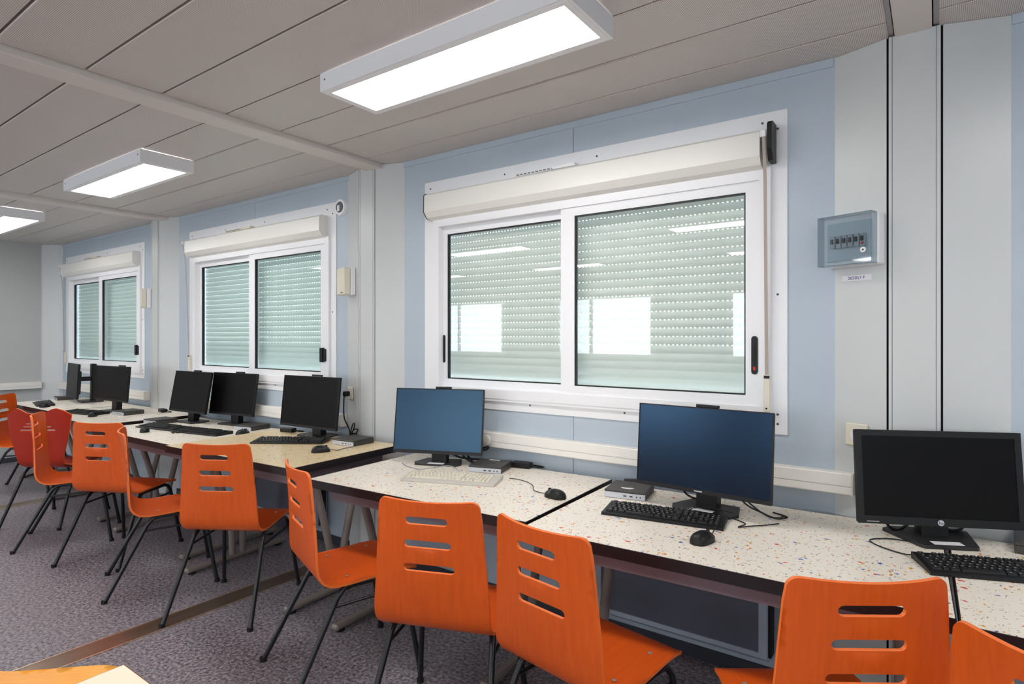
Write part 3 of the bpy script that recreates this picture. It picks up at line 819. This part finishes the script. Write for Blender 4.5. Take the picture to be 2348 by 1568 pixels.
mo, T = monitor((.015, -.205), .75, .806, 25.7, 5.9, .51, .317, 'black monitor with wide bezel, round badge and trapezoid base', SCREENB, .020, .026, False, True, 'trapeze', .05)
bd = MB().cyl((0.0, -.0005, .012), .0095, -.002, 'y', 24); bd.v = [tuple(T @ Vector(p)) for p in bd.v]; bo = bd.build('badge', SILVER, mo)
text_mesh('badge_letters', 'hp', .014, BLACKP, bo, T @ Matrix.Translation((0, -.0028, .0122)) @ Matrix.Rotation(pi/2, 4, 'X'))
mk = MB().box((-.228, -.0006, .006), (-.190, .0001, .009)); mk.v = [tuple(T @ Vector(p)) for p in mk.v]; mk.build('model_print', GREYC, mo)
cable(mo, [(-.14, .02, .07), (-.13, .03, .03), (-.10, .035, .012), (-.07, .05, .02), (-.03, .04, .06)], .005)
cable(mo, [(.03, .05, .05), (.07, .05, .018), (.11, .05, .022), (.13, .04, .07)], .005)
mo, T = monitor((-.751, -.355), .75, .832, -4.4, 4.9, .54, .334, 'widest blue-black monitor with thin bezel and webcam on top', SCREENNAVY, .004, .016, True, True, 'plate', .085, clipx=.02)
mk = MB().box((-.02, -.0008, .006), (.012, .0001, .010)); mk.v = [tuple(T @ Vector(p)) for p in mk.v]; mk.build('maker_mark', SILVER, mo)
cable(mo, [(-.12, .01, .09), (-.10, .03, .04), (-.05, .04, .03), (-.02, .05, .09)], .004)
cable(mo, [(.07, .06, .09), (.13, .07, .03), (.19, .06, .012), (.25, .03, .008), (.27, .06, .006), (.25, .10, .006)], .0032)
cable(mo, [(.02, .05, .08), (.09, .02, .10), (.16, .02, .05), (.21, .02, .02), (.24, .04, .006), (.28, .08, .006), (.22, .11, .006)], .0032)
mo, T = monitor((-2.199, -.286), .75, .810, 21.5, 8.5, .51, .353, 'monitor with bright blue reflecting screen behind the ivory keyboard', SCREENBLUE, .005, .018, True, True, 'plate', .05, clipx=.02)
cable(mo, [(.10, .02, .07), (.14, .03, .03), (.18, .02, .012), (.22, .06, .008)], .005)
cable(mo, [(.04, .05, .05), (.10, .08, .02), (.16, .10, .012), (.20, .12, .008)], .005)
mo, T = monitor((-3.347, -.285), .785, .850, 2.9, 6.1, .55, .338, 'black monitor on the warm-tinted desk', SCREENB, .004, .016, True, False, 'plate', .09)
mo, T = monitor((-4.485, -.170), .757, .836, 7.7, 7.9, .51, .329, 'black monitor of the two-monitor desk, nearer the warm-tinted desk', SCREENB, .004, .016, True, False, 'plate', .05)
mo, T = monitor((-4.90, -.305), .757, .840, 2.4, 10.2, .527, .331, 'black monitor of the two-monitor desk, beside the last column', SCREENB, .004, .016, True, False, 'plate', .05)
mo, T = monitor((-6.03, -.430), .775, .873, 4.4, 4.7, .57, .312, 'black monitor standing under the window next to the corner post', SCREENB, .004, .016, True, False, 'plate', .05, clipx=.15)
mo, T = monitor((-7.20, -.345), .775, .825, -9.0, 3.0, .54, .35, 'black monitor with a tall stand post on the last desk', SCREENB, .006, .018, False, False, 'post', .17)

# ------------------------------------------------------------------ keyboards
KEYS = {}
LEGEND = mat('key_legend', rgb(170, 170, 170), .6)
def key_mesh(u, m):
    if (u, m.name) not in KEYS:
        w = .0188*u - .0026; d = .0162
        P = [(-w/2, -d/2, 0), (w/2, -d/2, 0), (w/2, d/2, 0), (-w/2, d/2, 0), (-w/2+.0018, -d/2+.0016, .0055), (w/2-.0018, -d/2+.0016, .0055), (w/2-.0018, d/2-.001, .0055), (-w/2+.0018, d/2-.001, .0055)]
        KEYS[(u, m.name)] = MB().add(P, [(0, 3, 2, 1), (4, 5, 6, 7), (0, 1, 5, 4), (1, 2, 6, 5), (2, 3, 7, 6), (3, 0, 4, 7)]).add([(-.0028, .0005, .0056), (.0016, .0005, .0056), (.0016, .0045, .0056), (-.0028, .0045, .0056)] if u < 2 else [], [(0, 1, 2, 3)] if u < 2 else [], 1).mesh('key', [m, LEGEND if m is KEYB else m])
    return KEYS[(u, m.name)]
def layout():
    out = []; U = .0188
    rows = [
        [(1, 0)] + [(1, 2+i) for i in range(4)] + [(1, 6.5+i) for i in range(4)] + [(1, 11+i) for i in range(4)],
        [(1, i) for i in range(13)] + [(2, 13)],
        [(1.5, 0)] + [(1, 1.5+i) for i in range(12)] + [(1.5, 13.5)],
        [(1.75, 0)] + [(1, 1.75+i) for i in range(11)] + [(2.25, 12.75)],
        [(1.25, 0)] + [(1, 1.25+i) for i in range(11)] + [(2.75, 12.25)],
        [(1.5, 0), (1, 1.5), (1.5, 2.5), (6, 4), (1.5, 10), (1, 11.5), (1, 12.5), (1.5, 13.5)]]
    for r, row in enumerate(rows):
        y = -(r*.0185 + (.004 if r else 0))
        for u, x in row: out.append((u, (x+u/2)*U, y))
        if r in (0, 1, 2):
            for k in range(3): out.append((1, (15.25+k+.5)*U, y))
        if r == 4: out.append((1, 16.75*U, y))
        if r == 5:
            for k in range(3): out.append((1, (15.25+k+.5)*U, y))
        if r in (1, 2, 3, 4):
            for k in range(4): out.append((1, (18.5+k+.5)*U, y))
        if r == 5: out += [(2, 19.5*U, y), (1, 21*U, y), (1, 22*U, y)]
    return out
def keyboard(loc, z, yaw, label, body=BLACKP, km=KEYB, single=True, Lx=.452, D=.145, cab=None, cmat=None):
    t = thing('keyboard', label, 'keyboard', (loc[0], loc[1], z), R(yaw), 'desktop keyboards')
    prof = [(-D/2, .001), (D/2, .001), (D/2, .019), (D/2-.004, .021), (-D/2+.006, .010), (-D/2, .007)]
    MB().prism(prof, 'x', -Lx/2, Lx/2).build('case', body, t)
    lay = layout(); x0 = -Lx/2 + .011; ytop = D/2 - .018
    def zz(y): return .010 + (y+D/2-.006)/(D-.010)*.011
    sl = math.atan2(.011, D-.010)
    if single:
        for u, x, y in lay:
            o = link('key', key_mesh(u, km), t); yy = ytop + y; o.location = (x0+x, yy, zz(yy)+.0002); o.rotation_euler = (sl, 0, 0)
    else:
        mb = MB()
        for u, x, y in lay:
            yy = ytop+y; w = .0188*u-.0026
            mb.box((x0+x-w/2, yy-.0078, zz(yy)-.001), (x0+x+w/2, yy+.0078, zz(yy)+.0055))
        tag(mb.build('keys', km, t), kind='stuff')
    if cab: cable(t, cab, .0022, cmat or body)
    return t
keyboard((.174, -.405), .75, 21.0, 'black keyboard in front of the branded monitor', cab=[(-.22, .074, .01), (-.24, .09, .004), (-.29, .15, .004), (-.30, .21, .004), (-.24, .24, .004), (-.18, .23, .004)])
keyboard((-.850, -.468), .75, 9.0, 'black keyboard in front of the widest blue-black monitor', cab=[(.222, .071, .012), (.26, .075, .004), (.29, .04, .004), (.27, -.01, .004), (.32, .03, .004), (.36, .06, .004), (.40, .10, .004)])
keyboard((-1.905, -.492), .75, 21.0, 'ivory keyboard with grey cable on white desk', KBW, KEYW, D=.158, Lx=.47, cab=[(.02, .079, .012), (-.03, .13, .03), (-.08, .145, .035), (-.16, .15, .02), (-.24, .17, .004), (-.34, .22, .004), (-.40, .30, .004)], cmat=GREYC)
keyboard((-3.290, -.440), .785, 33.0, 'black keyboard set askew on the warm-tinted desk', cab=[(.1, .073, .012), (.13, .10, .004), (.20, .11, .004), (.24, .14, .004)])
keyboard((-4.275, -.49), .757, 10.0, 'black keyboard on the two-monitor desk, nearer the warm-tinted desk', single=False, cab=[(-.1, -.073, .008), (-.14, -.09, .003), (-.18, -.085, .003), (-.2, -.1, .003), (-.15, -.11, .003)])
keyboard((-4.74, -.55), .757, 8.0, 'black keyboard on the two-monitor desk, nearer the last column', single=False)
keyboard((-6.08, -.60), .775, 12.0, 'black keyboard beside the slim computer near the corner window', single=False)
keyboard((-7.24, -.56), .775, -12.0, 'black keyboard on the last desk', single=False)

# ------------------------------------------------------------------ mice
def mouse_meshes():
    def surf(u0, u1, v0, v1, off, nu=10, nv=10):
        V = []; F = []
        for i in range(nu+1):
            for j in range(nv+1):
                u = u0+(u1-u0)*i/nu; v = v0+(v1-v0)*j/nv
                V.append((u, v))
        for i in range(nu):
            for j in range(nv):
                F.append((i*(nv+1)+j, (i+1)*(nv+1)+j, (i+1)*(nv+1)+j+1, i*(nv+1)+j+1))
        P = []
        for u, v in V:                      # u across -1..1 (angle), v along -1..1
            hw = .030*(max(0.0, 1-abs(v)**3.2))**.5*(1-.06*v); hh = (.036 - .010*(v+.2)**2)*(max(0.0, 1-abs(v)**4.0))**.5
            a = u*pi/2
            P.append(((hw+off)*sin(a)*(1.06-.06*abs(u)), v*(.054+off*.3), max(0.0, .002 + (hh+off)*cos(a)**.75) if cos(a) > 0 else .002))
        return P, F
    b = MB(); P, F = surf(-1, 1, -1, 1, 0, 16, 16); b.add(P, F, 0, True)
    n = len(b.v); ringL = [(x, y, .0005) for x, y, z in [P[j] for j in range(17)]] + [(x, y, .0005) for x, y, z in [P[16*17+j] for j in reversed(range(17))]]
    b.add(ringL, [tuple(range(len(ringL)))], 0)
    body = b.mesh('mouse_body', BLACKP)
    bl = MB(); P, F = surf(-.78, -.06, .12, .90, .0009, 6, 6); bl.add(P, F, 0, True); bl = bl.mesh('mouse_button', mat('mouse_gloss', rgb(44, 43, 44), .32))
    br = MB(); P, F = surf(.06, .78, .12, .90, .0009, 6, 6); br.add(P, F, 0, True); br = br.mesh('mouse_button', MATS['mouse_gloss'])
    wh = MB().cyl((-.003, .030, .0305), .0075, .006, 'x', 14).mesh('scroll_wheel', RUBBER)
    return body, bl, br, wh
MM = mouse_meshes()
def mouse(loc, z, yaw, label, cab):
    t = thing('computer_mouse', label, 'mouse', (loc[0], loc[1], z), R(yaw), 'black wired mice')
    for nm, d in zip(('mouse_body', 'mouse_button', 'mouse_button', 'scroll_wheel'), MM): link(nm, d, t)
    if cab: cable(t, cab, .0018)
mouse((-.640, -.655), .75, -14, 'black mouse in front of the keyboard of the widest monitor', [(0, .053, .012), (-.004, .085, .032), (-.05, .13, .038), (-.13, .14, .040), (-.16, .19, .044), (-.12, .26, .040), (-.05, .29, .030)])
mouse((-1.335, -.470), .75, 82, 'black mouse on the white desk beside the ivory keyboard', [(0, .053, .010), (.01, .08, .004), (.02, .14, .003), (.08, .20, .003), (.11, .26, .004), (.12, .33, .004), (.10, .37, .006)])
mouse((-2.868, -.530), .785, -25, 'black mouse on the warm-tinted desk', [(0, .053, .010), (.01, .09, .003), (-.03, .14, .003), (-.05, .20, .003)])
mouse((-3.975, -.36), .757, 15, 'black mouse on the two-monitor desk beside the slim computer', None)
mouse((-4.66, -.71), .757, 60, 'black mouse near the front edge of the two-monitor desk', None)
mouse((-5.79, -.64), .775, 55, 'black mouse beside the keyboard near the corner window', None)
mouse((-6.93, -.64), .775, 40, 'black mouse on the last desk', None)

# ------------------------------------------------------------------ mini computers
def mini_pc(loc, z, yaw, label, front=SILVER, mark=None):
    t = thing('mini_computer', label, 'computer', (loc[0], loc[1], z), R(yaw), 'slim desktop computers')
    a = .0885; hh = .036
    MB().box((-a, -a+.008, .0005), (a, a, hh-.010), 0, .002).build('chassis', DARKG, t)
    MB().box((-a, -a, hh-.0098), (a, a, hh), 0, .0025).build('top_cover', DARKG, t)
    fr = MB().box((-a+.001, -a+.001, .002), (a-.001, -a+.0078, hh-.0102)).build('front_panel', front, t)
    m = MB()
    for x, w in ((-.005, .013), (.022, .013)): m.box((x, -a+.0002, .011), (x+w, -a+.0012, .016))
    for x in (.052, .068): m.cyl((x, -a+.0012, .0135), .003, -.001, 'y', 10)
    m.build('port', BLACKM, fr)
    if mark: MB().prism(mark, 'z', hh+.0002, hh+.0007).build('white_label', PAPER, t)
    return t
mini_pc((.30, -.10), .75, -4, 'slim dark computer right of the branded monitor', DARKG, [(-.05, .03), (.05, .03), (.05, .05), (-.05, .05)])
mini_pc((-1.097, -.232), .75, 10, 'slim computer with silver front beside the widest blue-black monitor', SILVER, [(-.02, -.05), (.012, -.055), (.03, -.04), (.022, -.028), (0, -.034), (-.03, -.036)])
mini_pc((-1.895, -.200), .75, 17, 'slim computer with silver front behind the ivory keyboard', SILVER, [(-.03, .062), (.03, .062), (.03, .074), (-.03, .074)])
mini_pc((-2.937, -.240), .785, 4, 'slim computer with silver front on the warm-tinted desk')
mini_pc((-4.165, -.175), .757, 8, 'slim computer on the two-monitor desk, nearer the warm-tinted desk', SILVER)
mini_pc((-5.06, -.425), .757, 4, 'slim computer at the far end of the two-monitor desk')
mini_pc((-5.72, -.40), .775, 6, 'slim computer under the window next to the corner post')
mini_pc((-7.62, -.26), .775, -10, 'slim computer on the last desk')

# ------------------------------------------------------------------ power cables and adapters
pc = thing('power_cable', 'black plug and cable with tied loops beside the warm-tinted desk', 'cable', (-3.10, -.14, .7855))
px, py = -3.21 - -3.10, -.06 - -.14
MB().box((px-.016, py-.034, .262), (px+.016, py+.008, .296), 0, .005).build('plug', BLACKP, pc)
MB().tube([(px, py-.028, .27), (px, py-.034, .23), (px+.0, py-.03, .12), (px+.05, py-.03, .05), (px+.07, py-.04, .008)], .0045, 8, sub=6).build('cable', BLACKP, pc)
for k, (dx, dz) in enumerate(((.07, .085), (.10, .05), (.09, .02))):
    MB().tube([(-.04, .04, .008), (-.04+dx*.5, .03, .012+dz*.8), (-.04+dx, .02, .012+dz), (-.04+dx*.9, .02, dz*.7+.008), (-.04+dx*.3, .03, .010), (-.05, .04, .008)], .0042, 7, sub=6).build('cable_loop', BLACKP, pc)
def adapter(loc, z, yaw, label):
    t = thing('power_adapter', label, 'adapter', (loc[0], loc[1], z), R(yaw), 'black power adapters')
    MB().box((-.055, -.025, .0005), (.055, .025, .030), 0, .004).build('adapter_body', BLACKP, t)
    cable(t, [(.055, 0, .015), (.09, .01, .008), (.11, .035, .006), (.07, .05, .006), (.0, .045, .006), (-.06, .04, .008), (-.085, .01, .012), (-.055, 0, .015)], .0032)
adapter((-1.60, -.10), .75, 20, 'black power adapter on white desk under the cable duct') if False else None
adapter((-5.62, -.16), .775, -10, 'black power adapter with cables near the last column')
adapter((-1.13, -.085), .75, 30, 'black power adapter behind the slim computer of the widest monitor')
adapter((-1.79, -.065), .75, 10, 'black power adapter behind the slim computer near the ivory keyboard')
adapter((-3.66, -.21), .785, 10, 'black power adapter on the warm-tinted desk')

# ------------------------------------------------------------------ cream table in the foreground
ct = thing('table', 'cream table with brown edge in front of the desk row', 'table', (-.95, -2.82, 0))
a, b, h = .447, .705, .75
MB().box((-a+.003, -b+.003, h-.026), (a-.003, b-.003, h)).build('tabletop', CREAMT, ct)
eb = MB(); eb.box((-a, -b, h-.026), (a, -b+.003, h-.001)); eb.box((-a, b-.003, h-.026), (a, b, h-.001)); eb.box((-a, -b+.003, h-.026), (-a+.003, b-.003, h-.001)); eb.box((a-.003, -b+.003, h-.026), (a, b-.003, h-.001))
eb.build('edge_band', BROWNE, ct)
for sx in (-1, 1):
    for sy in (-1, 1): MB().cyl((sx*(a-.06), sy*(b-.06), 0), .022, h-.027, 'z', 14).build('leg', LEGM, ct)
